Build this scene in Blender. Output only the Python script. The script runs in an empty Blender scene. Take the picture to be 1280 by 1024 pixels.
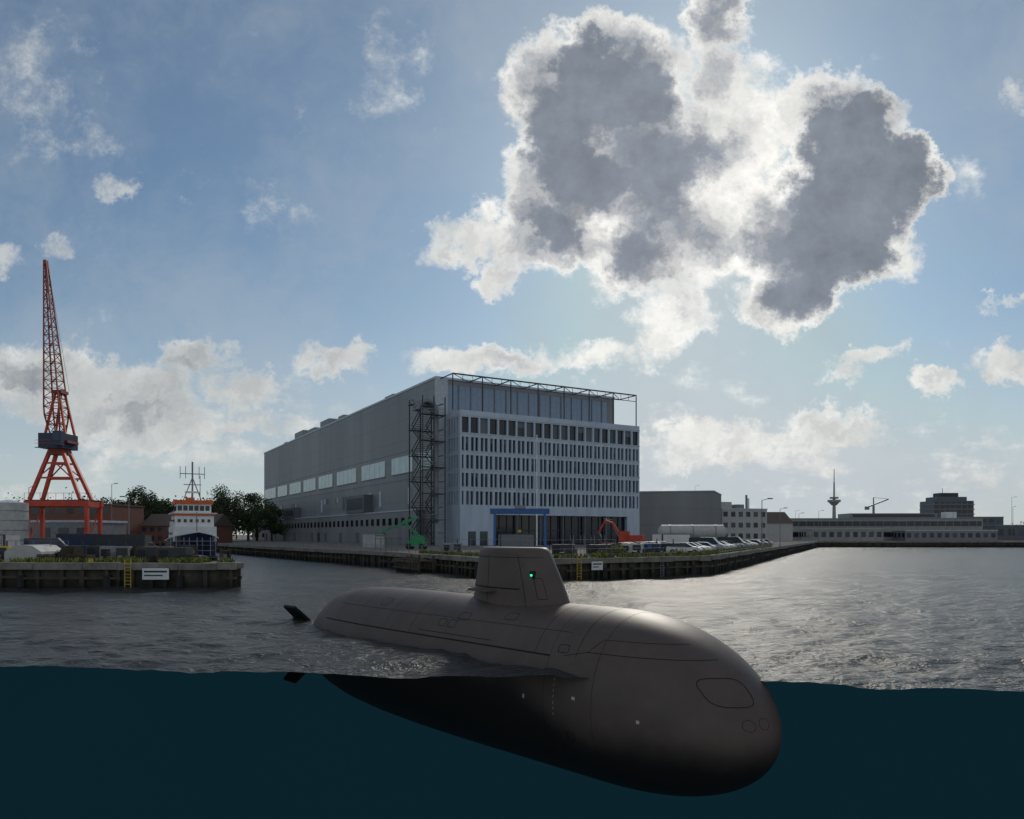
import bpy, math, random
import numpy as np
from mathutils import Vector, Matrix
random.seed(7); np.random.seed(7)
scene=bpy.context.scene
R=math.radians
# ------------------------------------------------------------------ camera
cd=bpy.data.cameras.new("camera"); cam=bpy.data.objects.new("camera",cd)
scene.collection.objects.link(cam); cam.location=(0,0,4.5); cam.rotation_euler=(R(90),0,0)
cd.lens=26; cd.sensor_width=36; cd.shift_y=0.122; cd.clip_end=8000; scene.camera=cam
scene.view_settings.view_transform='Standard'; scene.view_settings.look='None'
scene.view_settings.exposure=0
# ------------------------------------------------------------------ sun + world
SUN_AZ=13; SUN_EL=28
az,el=R(SUN_AZ),R(SUN_EL)
sl=bpy.data.lights.new("sun","SUN"); sl.energy=1.7; sl.angle=R(10); sl.color=(1,.93,.82)
sun=bpy.data.objects.new("sun",sl); scene.collection.objects.link(sun)
sd=Vector((math.sin(az)*math.cos(el),math.cos(az)*math.cos(el),math.sin(el)))
sun.rotation_euler=sd.to_track_quat('Z','Y').to_euler()
w=bpy.data.worlds.new("World"); scene.world=w; w.use_nodes=True
try:
    w.cycles.sampling_method='MANUAL'; w.cycles.sample_map_resolution=512
except Exception as ex_: print(ex_)
NT=w.node_tree; NT.nodes.clear()
def N(t,**k):
    n=NT.nodes.new(t)
    for a,b in k.items(): setattr(n,a,b)
    return n
def setin(n,i,v):
    if v is None: return
    if isinstance(v,bpy.types.NodeSocket): NT.links.new(v,n.inputs[i])
    else: n.inputs[i].default_value=v
def M(op,a,b=None,c=None,clamp=False):
    n=N('ShaderNodeMath',operation=op,use_clamp=clamp); setin(n,0,a); setin(n,1,b); setin(n,2,c); return n.outputs[0]
def V(op,a,b=None,c=None):
    n=N('ShaderNodeVectorMath',operation=op); setin(n,0,a); setin(n,1,b); setin(n,2,c)
    return n.outputs['Value'] if op in('DOT_PRODUCT','LENGTH') else n.outputs[0]
def SS(x,a,b,o0=0.,o1=1.):
    n=N('ShaderNodeMapRange',interpolation_type='SMOOTHSTEP'); setin(n,0,x)
    for i,v in enumerate((a,b,o0,o1)): n.inputs[i+1].default_value=v
    return n.outputs[0]
def NZ(vec,scale,detail,rough=.55,dist=0.):
    n=N('ShaderNodeTexNoise'); n.inputs['Scale'].default_value=scale; n.inputs['Detail'].default_value=detail
    n.inputs['Roughness'].default_value=rough; n.inputs['Distortion'].default_value=dist; NT.links.new(vec,n.inputs['Vector']); return n
def MIX(f,a,b):
    n=N('ShaderNodeMix',data_type='RGBA'); setin(n,0,f); setin(n,6,a); setin(n,7,b); return n.outputs[2]
tc=N('ShaderNodeTexCoord'); D=tc.outputs['Generated']
sp=N('ShaderNodeSeparateXYZ'); NT.links.new(D,sp.inputs[0]); X,Y,Z=sp.outputs
yc=M('MAXIMUM',Y,.08); u=M('DIVIDE',X,yc); v=M('DIVIDE',Z,yc)
cb=N('ShaderNodeCombineXYZ'); NT.links.new(u,cb.inputs[0]); NT.links.new(v,cb.inputs[1]); p0=cb.outputs[0]
w1=NZ(p0,5,3).outputs['Color']; w2=NZ(p0,21,6,.68).outputs['Color']
a1=V('SUBTRACT',w1,(.5,.5,.5)); a2=V('SUBTRACT',w2,(.5,.5,.5))
p1=V('MULTIPLY_ADD',a1,(.10,.10,0),p0); p=V('MULTIPLY_ADD',a2,(.10,.10,0),p1)
pz=V('MULTIPLY',p,(1,1,0))
# cumulus cells: (tan azimuth, tan elevation, radii, weight)
blobs=[(.06,.60,.085,.08,1.2),(.155,.635,.09,.075,1.2),(.152,.53,.13,.10,1.2),(.06,.474,.08,.07,1.0),(.02,.398,.09,.05,.9),
(-.02,.344,.05,.022,.6),(.281,.668,.05,.075,.55),(.314,.58,.07,.08,.7),(.281,.463,.13,.10,.62),(.433,.56,.07,.07,1.1),
(.476,.485,.10,.095,1.3),(.41,.398,.10,.10,1.2),(.47,.38,.08,.06,.9),(.368,.315,.08,.045,.9),(.545,.485,.05,.06,1.1),
(.152,.37,.07,.05,.6),(.227,.38,.10,.07,.6),(.215,.29,.07,.04,.6),(.15,.245,.09,.03,.55),(-.095,.385,.05,.03,.55),(.12,.41,.08,.05,.5),
(.281,.73,.05,.06,.7),(-.032,.228,.12,.025,.7),(-.43,.237,.06,.028,.7),(-.36,.195,.06,.03,.6),(-.238,.23,.06,.024,.6),
(-.563,.195,.15,.045,.75),(-.66,.237,.09,.04,.6),(-.476,.15,.14,.03,.5),(-.325,.15,.07,.02,.5),(.476,.235,.06,.018,.6),
(.44,.215,.03,.014,.5),(.574,.203,.035,.018,.6),(.68,.225,.06,.025,.65),(.433,.15,.08,.024,.6),(.26,.12,.16,.03,.5),
(-.53,.486,.035,.025,.45),(-.617,.405,.035,.025,.45),(-.66,.604,.12,.12,.26),(-.173,.625,.06,.12,.24),
(-.325,.447,.07,.06,.22),(.67,.30,.05,.010,.45),(.69,.60,.025,.03,.4),(-.69,.38,.04,.03,.45),
(.61,.47,.04,.05,.26),(-.55,.54,.05,.03,.2)]
S=None
for (cx,cy,rx,ry,wt) in blobs:
    rx*=1.12; ry*=1.12
    q=V('MULTIPLY_ADD',pz,(1/rx,1/ry,0),(-cx/rx,-cy/ry,0)); d2=V('DOT_PRODUCT',q,q)
    c=M('MULTIPLY_ADD',d2,-wt,wt); c=M('MAXIMUM',c,0.); S=c if S is None else M('ADD',S,c)
nz=NZ(p0,15,8,.68).outputs[0]; nn=M('SUBTRACT',nz,.5)
dens=M('MULTIPLY_ADD',nn,1.15,S)
lowc=V('MULTIPLY',p0,(1,2.8,1)); ln=NZ(lowc,5.5,6,.64).outputs[0]
low=M('MULTIPLY',SS(ln,.40,.66),SS(v,.32,.06)); dens=M('MULTIPLY_ADD',low,.48,dens)
mask=SS(dens,.12,.62)
# self-shadow of the thick parts seen against the sun
shade=NZ(p,7,6,.62).outputs[0]; sh2=M('SUBTRACT',shade,.5)
Sc=M('MINIMUM',S,1.5)
core=M('MULTIPLY_ADD',sh2,1.7,M('MULTIPLY_ADD',nn,.9,Sc))
dark=SS(core,.30,1.25)
sunv=Vector((math.sin(az)*math.cos(R(23)),math.cos(az)*math.cos(R(23)),math.sin(R(23))))
sundist=V('LENGTH',V('SUBTRACT',D,tuple(sunv)))
glow=SS(sundist,.55,.0)
sky=N('ShaderNodeTexSky',sky_type='NISHITA'); sky.sun_disc=False; sky.sun_elevation=el; sky.sun_rotation=az
sky.air_density=1.0; sky.dust_density=.5; sky.ozone_density=1.5
skyc=V('MULTIPLY',sky.outputs[0],(.46,.59,.655))
skyc=V('MINIMUM',skyc,(5.5,6.15,6.6))
haze=M('MULTIPLY',SS(v,.36,.02),.62)
skyc=MIX(haze,skyc,(5.6,6.1,6.4,1))
veil=M('MULTIPLY_ADD',SS(NZ(p1,2.6,6,.66).outputs[0],.36,.72),.42,.08)
skyc=MIX(veil,skyc,(4.3,4.8,5.2,1))
white=MIX(glow,(6.0,6.2,6.1,1),(10.3,10.1,9.6,1)); grey=MIX(glow,(1.75,2.05,2.5,1),(2.45,2.75,3.25,1))
cc=MIX(dark,white,grey)
cc=V('SCALE',cc); NT.links.new(M('MULTIPLY_ADD',nn,1.0,1.0),cc.node.inputs['Scale'])
front=SS(Y,.08,.30)
bn=NZ(D,3.0,4,.6).outputs[0]; bm=M('MULTIPLY',SS(bn,.46,.62),.85)  # unseen clouds behind the camera, added as fill light
fc=MIX(mask,skyc,cc); bc=MIX(bm,skyc,(7.0,7.0,6.9,1))
allc=MIX(front,bc,fc)
bg=N('ShaderNodeBackground'); bg.inputs[1].default_value=.1; NT.links.new(allc,bg.inputs[0])
wo=N('ShaderNodeOutputWorld'); NT.links.new(bg.outputs[0],wo.inputs[0])
# ------------------------------------------------------------------ materials
MT={}
def mat(name,col,rough=.7,metal=0.,var=.25,nscale=1.5,bump=0.,bscale=8.,emit=None,spec=.5,wave=None,streak=False):
    m=bpy.data.materials.new(name); m.use_nodes=True; t=m.node_tree; b=t.nodes['Principled BSDF']
    b.inputs['Roughness'].default_value=rough; b.inputs['Metallic'].default_value=metal
    b.inputs['Specular IOR Level'].default_value=spec
    co=t.nodes.new('ShaderNodeTexCoord').outputs['Object']
    if streak:
        mp=t.nodes.new('ShaderNodeMapping'); mp.inputs['Scale'].default_value=(1,1,.18); t.links.new(co,mp.inputs[0]); cs=mp.outputs[0]
    else: cs=co
    n=t.nodes.new('ShaderNodeTexNoise'); n.inputs['Scale'].default_value=nscale; n.inputs['Detail'].default_value=6; n.inputs['Roughness'].default_value=.65
    t.links.new(cs,n.inputs['Vector'])
    cr=t.nodes.new('ShaderNodeMapRange'); cr.inputs[1].default_value=.25; cr.inputs[2].default_value=.75
    cr.inputs[3].default_value=1-var; cr.inputs[4].default_value=1+var; t.links.new(n.outputs[0],cr.inputs[0])
    fac=cr.outputs[0]
    if wave:
        for ax,per,dk in wave:
            s=t.nodes.new('ShaderNodeSeparateXYZ'); t.links.new(co,s.inputs[0])
            d=t.nodes.new('ShaderNodeMath'); d.operation='DIVIDE'; t.links.new(s.outputs[ax],d.inputs[0]); d.inputs[1].default_value=per
            f=t.nodes.new('ShaderNodeMath'); f.operation='FRACT'; t.links.new(d.outputs[0],f.inputs[0])
            g=t.nodes.new('ShaderNodeMath'); g.operation='LESS_THAN'; t.links.new(f.outputs[0],g.inputs[0]); g.inputs[1].default_value=.07
            h=t.nodes.new('ShaderNodeMath'); h.operation='MULTIPLY_ADD'; t.links.new(g.outputs[0],h.inputs[0]); h.inputs[1].default_value=-dk; h.inputs[2].default_value=1
            k=t.nodes.new('ShaderNodeMath'); k.operation='MULTIPLY'; t.links.new(fac,k.inputs[0]); t.links.new(h.outputs[0],k.inputs[1]); fac=k.outputs[0]
    mx=t.nodes.new('ShaderNodeVectorMath'); mx.operation='SCALE'; mx.inputs[0].default_value=col; t.links.new(fac,mx.inputs['Scale'])
    t.links.new(mx.outputs[0],b.inputs['Base Color'])
    if bump:
        n2=t.nodes.new('ShaderNodeTexNoise'); n2.inputs['Scale'].default_value=bscale; n2.inputs['Detail'].default_value=5; t.links.new(co,n2.inputs['Vector'])
        bp=t.nodes.new('ShaderNodeBump'); bp.inputs['Strength'].default_value=bump; bp.inputs['Distance'].default_value=.05
        t.links.new(n2.outputs[0],bp.inputs['Height']); t.links.new(bp.outputs[0],b.inputs['Normal'])
    if emit:
        b.inputs['Emission Color'].default_value=(*emit[0],1); b.inputs['Emission Strength'].default_value=emit[1]
    MT[name]=m; return m
mat('panel',(.43,.50,.59),.5,var=.18,nscale=.5,streak=True)
mat('panel_dark',(.10,.115,.14),.5,var=.15)
mat('cladding',(.22,.228,.238),.5,.2,var=.22,nscale=.09,wave=[(1,6.0,.10),(2,5.2,.10)],streak=True)
mat('cladding_front',(.24,.31,.40),.45,.2,var=.12,wave=[(0,1.6,.35)])
mat('trim',(.44,.48,.53),.5)
mat('strip_glass',(.46,.60,.60),.25,var=.15,nscale=.3)
mat('glass_dark',(.012,.018,.028),.10,var=.3,spec=.4)
mat('glass_mid',(.03,.045,.065),.14,var=.3)
mat('blind',(.13,.15,.18),.6,var=.1)
mat('steel_dark',(.045,.05,.055),.5,.4)
mat('steel_grey',(.20,.215,.23),.5,.3)
mat('concrete',(.20,.19,.16),.9,var=.5,nscale=.8,bump=.5,bscale=4)
mat('conc_light',(.30,.30,.29),.9,var=.25,nscale=.6)
mat('quay_wall',(.070,.060,.046),.9,var=.7,nscale=.7,bump=.8,bscale=3,streak=True)
mat('ground',(.15,.14,.125),.95,var=.35,nscale=.15,bump=.2)
mat('timber',(.070,.056,.040),.9,var=.6,nscale=1.2)
mat('red',(.48,.050,.022),.55,var=.3,nscale=.8)
mat('darkred',(.22,.032,.028),.6,var=.3)
mat('blue',(.03,.10,.28),.5,var=.25)
mat('navy',(.012,.022,.06),.4,var=.2)
mat('white',(.72,.73,.72),.5,var=.12,nscale=.8)
mat('offwhite',(.42,.42,.40),.6,var=.2)
mat('orange',(.62,.12,.02),.6)
mat('yellow',(.55,.38,.03),.6)
mat('green',(.03,.26,.10),.5,var=.3)
mat('brick',(.17,.075,.055),.9,var=.25,nscale=1)
mat('roof',(.10,.07,.06),.9)
mat('rubber',(.02,.02,.02),.8)
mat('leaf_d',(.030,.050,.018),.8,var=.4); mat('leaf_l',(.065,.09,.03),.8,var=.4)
mat('grass',(.20,.21,.04),.95,var=.4,nscale=3)
mat('bark',(.06,.045,.03),.9)
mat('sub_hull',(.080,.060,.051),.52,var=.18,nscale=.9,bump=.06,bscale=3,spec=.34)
mat('sub_sail',(.080,.060,.051),.52,var=.18,nscale=.9,bump=.06,bscale=3,spec=.34)
mat('sub_dark',(.010,.009,.008),.7,spec=.2)
mat('sub_mark',(.40,.38,.35),.6)
mat('nav_green',(.0,.3,.1),.4,emit=((.02,1,.35),1.6))
for i,c in enumerate([(.5,.51,.52),(.03,.035,.04),(.22,.24,.26),(.6,.6,.6),(.08,.02,.02),(.03,.07,.16),(.35,.37,.38)]): mat('paint%d'%i,c,.3,.1,var=.05)
def zmix(name,lo,hi,col,namp,nsc,xr=None):
    m=MT[name]; t=m.node_tree; b=t.nodes['Principled BSDF']; src=b.inputs['Base Color'].links[0].from_socket
    co=t.nodes.new('ShaderNodeTexCoord').outputs['Object']; s=t.nodes.new('ShaderNodeSeparateXYZ'); t.links.new(co,s.inputs[0])
    n=t.nodes.new('ShaderNodeTexNoise'); n.inputs['Scale'].default_value=nsc; n.inputs['Detail'].default_value=6; t.links.new(co,n.inputs['Vector'])
    a=t.nodes.new('ShaderNodeMath'); a.operation='MULTIPLY_ADD'; t.links.new(n.outputs[0],a.inputs[0]); a.inputs[1].default_value=namp; t.links.new(s.outputs[2],a.inputs[2]); o=a.outputs[0]
    if xr:
        x=t.nodes.new('ShaderNodeMapRange'); t.links.new(s.outputs[0],x.inputs[0])
        for i,vv in enumerate(xr): x.inputs[i+1].default_value=vv
        ad=t.nodes.new('ShaderNodeMath'); ad.operation='ADD'; t.links.new(o,ad.inputs[0]); t.links.new(x.outputs[0],ad.inputs[1]); o=ad.outputs[0]
    mr=t.nodes.new('ShaderNodeMapRange'); mr.interpolation_type='SMOOTHSTEP'; t.links.new(o,mr.inputs[0]); mr.inputs[1].default_value=lo; mr.inputs[2].default_value=hi; mr.inputs[3].default_value=1; mr.inputs[4].default_value=0
    mx=t.nodes.new('ShaderNodeMix'); mx.data_type='RGBA'; t.links.new(mr.outputs[0],mx.inputs[0]); t.links.new(src,mx.inputs[6]); mx.inputs[7].default_value=(*col,1); t.links.new(mx.outputs[2],b.inputs['Base Color'])
# underwater shade painted into the lower hull colour; algae band on quay walls
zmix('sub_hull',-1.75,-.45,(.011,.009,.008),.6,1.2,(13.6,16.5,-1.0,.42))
zmix('quay_wall',.6,1.5,(.018,.020,.012),1.0,.8); zmix('timber',.6,1.4,(.016,.018,.012),1.0,.8)
# water
m=bpy.data.materials.new('water'); m.use_nodes=True; t=m.node_tree; b=t.nodes['Principled BSDF']
b.inputs['Base Color'].default_value=(.042,.045,.043,1); b.inputs['Roughness'].default_value=.26; b.inputs['IOR'].default_value=1.33
b.inputs['Specular IOR Level'].default_value=.22
co=t.nodes.new('ShaderNodeTexCoord').outputs['Object']; prev=None
for sc,st,dist,sy in ((.9,.85,.45,1.5),(3.6,.85,.13,1.6),(.16,.5,.9,1.2),(11.,.6,.035,1.4)):
    mp=t.nodes.new('ShaderNodeMapping'); mp.inputs['Scale'].default_value=(1,sy,1); mp.inputs['Rotation'].default_value=(0,0,.3); t.links.new(co,mp.inputs[0])
    n=t.nodes.new('ShaderNodeTexNoise'); n.inputs['Scale'].default_value=sc; n.inputs['Detail'].default_value=4; n.inputs['Roughness'].default_value=.6; t.links.new(mp.outputs[0],n.inputs['Vector'])
    bp=t.nodes.new('ShaderNodeBump'); bp.inputs['Strength'].default_value=st; bp.inputs['Distance'].default_value=dist; t.links.new(n.outputs[0],bp.inputs['Height'])
    if prev: t.links.new(prev,bp.inputs['Normal'])
    prev=bp.outputs[0]
t.links.new(prev,b.inputs['Normal']); MT['water']=m
m=mat('deep_glow',(.003,.010,.015),1.,var=.2,nscale=.05,spec=0.,emit=((.10,.50,.74),.029))  # teal glow painted in, standing for light scattered in the water
# ------------------------------------------------------------------ mesh builder
class MB:
    def __init__(s): s.v=[]; s.f=[]; s.m=[]; s.ml=[]
    def mi(s,n):
        if n not in s.ml: s.ml.append(n)
        return s.ml.index(n)
    def add(s,vs,fs,m):
        o=len(s.v); s.v+= [tuple(q) for q in vs]; k=s.mi(m)
        for f in fs: s.f.append([i+o for i in f]); s.m.append(k)
    def box(s,x0,x1,y0,y1,z0,z1,m,rz=0,c=None):
        vs=[(x,y,z) for x in(x0,x1) for y in(y0,y1) for z in(z0,z1)]
        if rz:
            cx,cy=c or((x0+x1)/2,(y0+y1)/2); ca,sa=math.cos(rz),math.sin(rz)
            vs=[(cx+(x-cx)*ca-(y-cy)*sa,cy+(x-cx)*sa+(y-cy)*ca,z) for x,y,z in vs]
        s.add(vs,[(0,1,3,2),(4,6,7,5),(0,4,5,1),(2,3,7,6),(0,2,6,4),(1,5,7,3)],m)
    def cyl(s,p,q,r1,r2=None,n=8,m='steel_grey',cap=True):
        r2=r1 if r2 is None else r2; p=Vector(p);q=Vector(q); d=(q-p).normalized()
        a=Vector((0,0,1)) if abs(d.z)<.9 else Vector((1,0,0)); e=d.cross(a).normalized(); g=d.cross(e)
        vs=[];
        for c,r in((p,r1),(q,r2)):
            for i in range(n):
                t=2*math.pi*(i+.5)/n; vs.append(c+e*(r*math.cos(t))+g*(r*math.sin(t)))
        fs=[(i,(i+1)%n,n+(i+1)%n,n+i) for i in range(n)]
        if cap: fs+=[tuple(range(n))[::-1],tuple(range(n,2*n))]
        s.add(vs,fs,m)
    def beam(s,p,q,w,m): s.cyl(p,q,w*.7,n=4,m=m)
    def prism(s,poly,z0,z1,m,mtop=None):
        n=len(poly); s.add([(x,y,z0) for x,y in poly]+[(x,y,z1) for x,y in poly],[(i,(i+1)%n,n+(i+1)%n,n+i) for i in range(n)],m)
        s.add([(x,y,z1) for x,y in poly],[tuple(range(n))],mtop or m)
    def yprism(s,poly,y0,y1,m):
        n=len(poly); s.add([(x,y0,z) for x,z in poly]+[(x,y1,z) for x,z in poly],[(i,(i+1)%n,n+(i+1)%n,n+i) for i in range(n)]+[tuple(range(n))[::-1],tuple(range(n,2*n))],m)
    def make(s,name,parent=None,loc=(0,0,0),rz=0,smooth=False,bevel=0):
        me=bpy.data.meshes.new(name); me.from_pydata(s.v,[],s.f); me.polygons.foreach_set('material_index',s.m)
        for n in s.ml: me.materials.append(MT[n])
        if smooth: me.polygons.foreach_set('use_smooth',[True]*len(me.polygons))
        me.update(); o=bpy.data.objects.new(name,me); scene.collection.objects.link(o); o.location=loc; o.rotation_euler=(0,0,rz)
        if parent: o.parent=parent
        if bevel:
            bv=o.modifiers.new('b','BEVEL'); bv.width=bevel; bv.segments=2; bv.limit_method='ANGLE'
        return o
def empty(name,loc,rz=0):
    e=bpy.data.objects.new(name,None); scene.collection.objects.link(e); e.location=loc; e.rotation_euler=(0,0,rz); return e
Q=2.0
# ------------------------------------------------------------------ water
cdir=Vector((32.6,-4.3)).normalized(); cn=Vector((-cdir.y,cdir.x)); c0=Vector((-1.5,23.55))
aa=list(np.arange(-42,42.01,.14)); g=.2; x=42
ext=[]
while x<3000: g*=1.35; x+=g; ext.append(x)
aa=[-q for q in ext[::-1]]+aa+ext
bb=[0]; g=.10
while bb[-1]<4500: g*=1.018 if bb[-1]<40 else 1.12; bb.append(bb[-1]+g)
A,B=np.meshgrid(np.array(aa),np.array(bb)); 
gx=c0.x+cdir.x*A+cn.x*B; gy=c0.y+cdir.y*A+cn.y*B
gz=np.zeros_like(gx)
for i in range(46):
    L=.5*1.075**i; th=random.gauss(-.3,.75); k=2*math.pi/L; am=.0050*L**.70
    ph=(gx*math.sin(th)+gy*math.cos(th))*k+random.uniform(0,6.3)
    fade=np.clip((L*16-B)/(L*8),0,1)*np.clip((60-abs(A))/15,0,1)
    gz+=am*(np.sin(ph)+.25*np.sin(2*ph+.5))*fade
nr,nc=A.shape; vs=np.stack([gx,gy,gz],-1).reshape(-1,3)
idx=np.arange(nr*nc).reshape(nr,nc)
fs=np.stack([idx[:-1,:-1],idx[:-1,1:],idx[1:,1:],idx[1:,:-1]],-1).reshape(-1,4)
me=bpy.data.meshes.new('water'); me.from_pydata(vs.tolist(),[],fs.tolist()); me.materials.append(MT['water'])
me.polygons.foreach_set('use_smooth',[True]*len(me.polygons)); wo_=bpy.data.objects.new('water',me); scene.collection.objects.link(wo_)
mb=MB(); prof=[(57,-.12)]+[(57,-8),(57,-18)]+[(57-10*math.sin(t),-18-10*(1-math.cos(t))) for t in np.linspace(.2,1.57,8)]+[(-60,-28)]
vs=[];fs=[]
for (y,z) in prof: vs+=[(-600,y,z),(600,y,z)]
for i in range(len(prof)-1): fs.append((2*i,2*i+1,2*i+3,2*i+2))
mb.add(vs,fs,'deep_glow'); mb.make('underwater_backdrop',smooth=True)  # added glowing backdrop, wall and floor below the water sheet
# ------------------------------------------------------------------ quays
def quay(name,poly,edges,left=False):
    e=empty(name,(0,0,0)); mb=MB(); mb.prism(poly,-4,Q,'quay_wall','ground'); mb.make('quay_body',e)
    cap=MB(); fen=MB(); 
    for (i,spacing,maxL) in edges:
        p=Vector(poly[i]); q=Vector(poly[(i+1)%len(poly)]); d=(q-p); L=min(d.length,maxL); 
        d.normalize(); n=Vector((d.y,-d.x)); rz=math.atan2(d.y,d.x)
        p0_=p if not(left and i==0) else q-d*L
        kk=0
        while kk<L:
            ll=min(random.uniform(2.2,5.5),L-kk); c=p0_+d*(kk+ll/2); up=random.uniform(-.03,.05); ou=random.uniform(.08,.16)
            cap.box(c.x-ll/2+.03,c.x+ll/2-.01,c.y-.5,c.y+ou,Q-.34-random.uniform(0,.12),Q+.12+up,'concrete',rz,(c.x,c.y)); kk+=ll
        k=0.6
        while k<L:
            c=p0_+d*k+n*.22
            r=random.random(); ww=random.uniform(.10,.2)
            fen.box(c.x-ww,c.x+ww,c.y-.13,c.y+.13,-1,Q-.05-(1.1*(r-.5) if r>.5 else 0),'timber',rz+random.uniform(-.05,.05))
            if r<.22: fen.cyl((c.x,c.y,.1),(c.x,c.y,1.1),.32,m='rubber')
            k+=spacing*random.uniform(.6,1.5)
        kk=0
        while kk<L:
            ll=min(random.uniform(4,9),L-kk); cc_=p0_+d*(kk+ll/2)+n*.3; zz=.8+random.uniform(-.06,.06)
            if random.random()<.75: fen.box(cc_.x-ll/2,cc_.x+ll/2,cc_.y-.06,cc_.y+.06,zz,zz+.2,'timber',rz,(cc_.x,cc_.y))
            kk+=ll
    cap.make('cap_beam',e); fen.make('fenders',e); return e
pen=[(1.35,70),(22,83),(107,260),(1500,240),(1500,4000),(-2500,4000),(-2500,350),(-175,350),(-61,166),(-12.8,94.5)]
quay('quay_wall',pen,[(0,1.1,99),(1,1.5,250),(2,4,300),(7,4,300),(8,1.8,300),(9,1.2,99)])
quay('quay_wall',[(-160,62),(-23,62),(-185,340),(-700,340),(-700,62)],[(0,1.5,120),(1,2.0,350)],left=True)
def tufts(name,segs,n,h=.25,mats=('grass','grass','leaf_l')):
    mb=MB()
    for (a,b,wd) in segs:
        a=Vector(a);b=Vector(b); d=(b-a); nn=Vector((-d.y,d.x)).normalized()
        for _ in range(int(n*d.length)):
            k=random.random(); cl=math.sin(k*37)+math.sin(k*91+1)
            if cl<-.5: continue
            c=a+d*k+nn*random.uniform(0,wd); hh=h*random.uniform(.4,1.5); t=random.uniform(0,3.14); w_=.07+.09*random.random()
            dx,dy=w_*math.cos(t),w_*math.sin(t); lx,ly=random.uniform(-.15,.15),random.uniform(-.15,.15)
            mb.add([(c.x-dx,c.y-dy,Q+.1),(c.x+dx,c.y+dy,Q+.1),(c.x+lx,c.y+ly,Q+.1+hh)],[(0,1,2)],random.choice(mats))
    return mb.make(name)
tufts('grass',[((-60,62.6),(-23.6,62.6),1.8),((-36,68),(-30,68),4)],110,h=.34)
tufts('grass',[((2,70.6),(22,83.2),1.2),((22,83.2),(50,142),1.5),((-12,94),(1,71.5),1)],70,h=.42)
# ------------------------------------------------------------------ hall + office
BR=math.atan2(.503,.864)
bld=empty('shipyard_office_building',(-11.6,165,Q),BR)
W=51.5; DP=7.3; H=30.4
mb=MB()
mb.box(.9,W-.9,.9,DP-.01,6.9,H-.5,'panel_dark')
mb.box(0,W,0,DP-.01,H-1.0,H,'panel')
mb.box(0,W,0,DP-.02,7.0,9.2,'panel')
rows=[9.2+4.05*k for k in range(5)]
gl=MB(); NW=42; pitch=W/NW
for k,z0 in enumerate(rows):
    ztop=z0+(3.05 if k<4 else 3.5); znext=rows[k+1] if k<4 else H-1.0
    mb.box(.002,W-.002,.002,DP-.03,ztop,znext,'panel')
    mb.box(-.08,W+.08,-.08,DP-.03,znext-.22,znext-.02,'trim')
    i=0
    mb.box(.0,.45,.004,.45,z0,ztop,'panel')
    while i<NW:
        step=2 if k==4 else 1
        x0=i*pitch; x1=(i+step)*pitch
        pw=.22 if k==4 else (.17 if i%2==(k%2) else .31)
        mb.box(max(x0-pw,.45),min(x0+pw,W-.01),.003,.75,z0,ztop,'panel')
        gm=random.choices(['glass_dark','glass_mid','blind'],[8,3,.5])[0]
        gl.add([(x0,.55,z0),(x1,.55,z0),(x1,.55,ztop),(x0,.55,ztop)],[(0,1,2,3)],gm)
        if random.random()<.18: gl.box(x0+.1,x1-.1,.50,.53,ztop-random.choice([.6,1.0,1.4]),ztop,'blind')
        i+=step
    for i in range(1,14): mb.box(i*W/14-.02,i*W/14+.02,-.012,.001,ztop+.02,znext-.24,'panel_dark')
    mb.box(W-.4,W,.005,.75,z0,ztop,'panel')
    for j in range(5):
        y0=.45+j*1.42; mb.box(.003,.7,y0,y0+.55,z0,ztop,'panel')
        gl.add([(.5,y0+.5,z0),(.5,y0+1.45,z0),(.5,y0+1.45,ztop),(.5,y0+.5,ztop)],[(0,1,2,3)],random.choice(['glass_dark','glass_mid']))
mb.box(0,8.5,0,DP-.01,0,7.0,'panel'); mb.box(47.5,W,0,DP-.01,0,7.0,'panel')
gl.box(8.5,47.5,1.2,1.3,0,7.0,'glass_dark')
for i in range(20):
    xx=8.6+38.8/19*i; mb.box(xx-.08,xx+.08,1.0,1.18,0,7.0,'steel_dark')
for i in range(1,6): mb.box(8.5+39/6*i-.2,8.5+39/6*i+.2,.3,.7,0,7.0,'panel_dark')
mb.box(8.5,47.5,1.05,1.19,3.3,3.6,'steel_dark')
for a in (2,5): gl.box(a,a+2,-.02,.0,0,3.2,'glass_mid')
mb.make('facade',bld); gl.make('windows',bld)
pg=MB(); PZ=38.4
def fr(p,q,w_=.28): pg.beam(p,q,w_,'steel_dark')
for yy in (.6,7.4):
    fr((-1.5,yy,PZ),(W-.6,yy,PZ)); 
fr((-1.5,.6,PZ-1.6),(W-.6,.6,PZ-1.6),.14)
for i in range(8):
    xx=-1.5+(W+.9)/7*i; fr((xx,.6,PZ),(xx,7.4,PZ),.2)
    fr((xx,.6,H),(xx,.6,PZ),.2)
    if i<7: fr((xx,.6,PZ),(xx+(W+.9)/7,7.4,PZ),.12)
for i in range(22): 
    xx=-1.5+(W+.9)/21*i
    fr((xx,.6,PZ-1.6),(xx,.6,PZ),.08)
pg.make('roof_frame',bld)
hl=empty('shipbuilding_hall',(-11.6,165,Q),BR)
hb=MB(); HZ=38.4
hb.box(-2.6,49,DP,192,0,HZ,'cladding'); 
hb.box(.2,46.5,DP-.15,DP,H-.4,HZ-1.2,'cladding_front')
hb.box(-2.75,49.1,DP-.2,192.1,HZ,HZ+.5,'trim')
hb.box(-2.9,.2,DP-.5,DP-.16,0,HZ-.02,'trim')
for i in range(14): hb.box(3+3.2*i,3.2+3.2*i,DP-.4,DP-.16,H,HZ-1.0,'steel_grey')
segs=[(9,17),(21,35),(40,59),(64,83),(88,104),(108,124),(128,145),(149,165),(169,190)]
for a,b_ in segs: hb.box(-2.75,-2.601,a,b_,18.0,22.2,'strip_glass')
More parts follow.
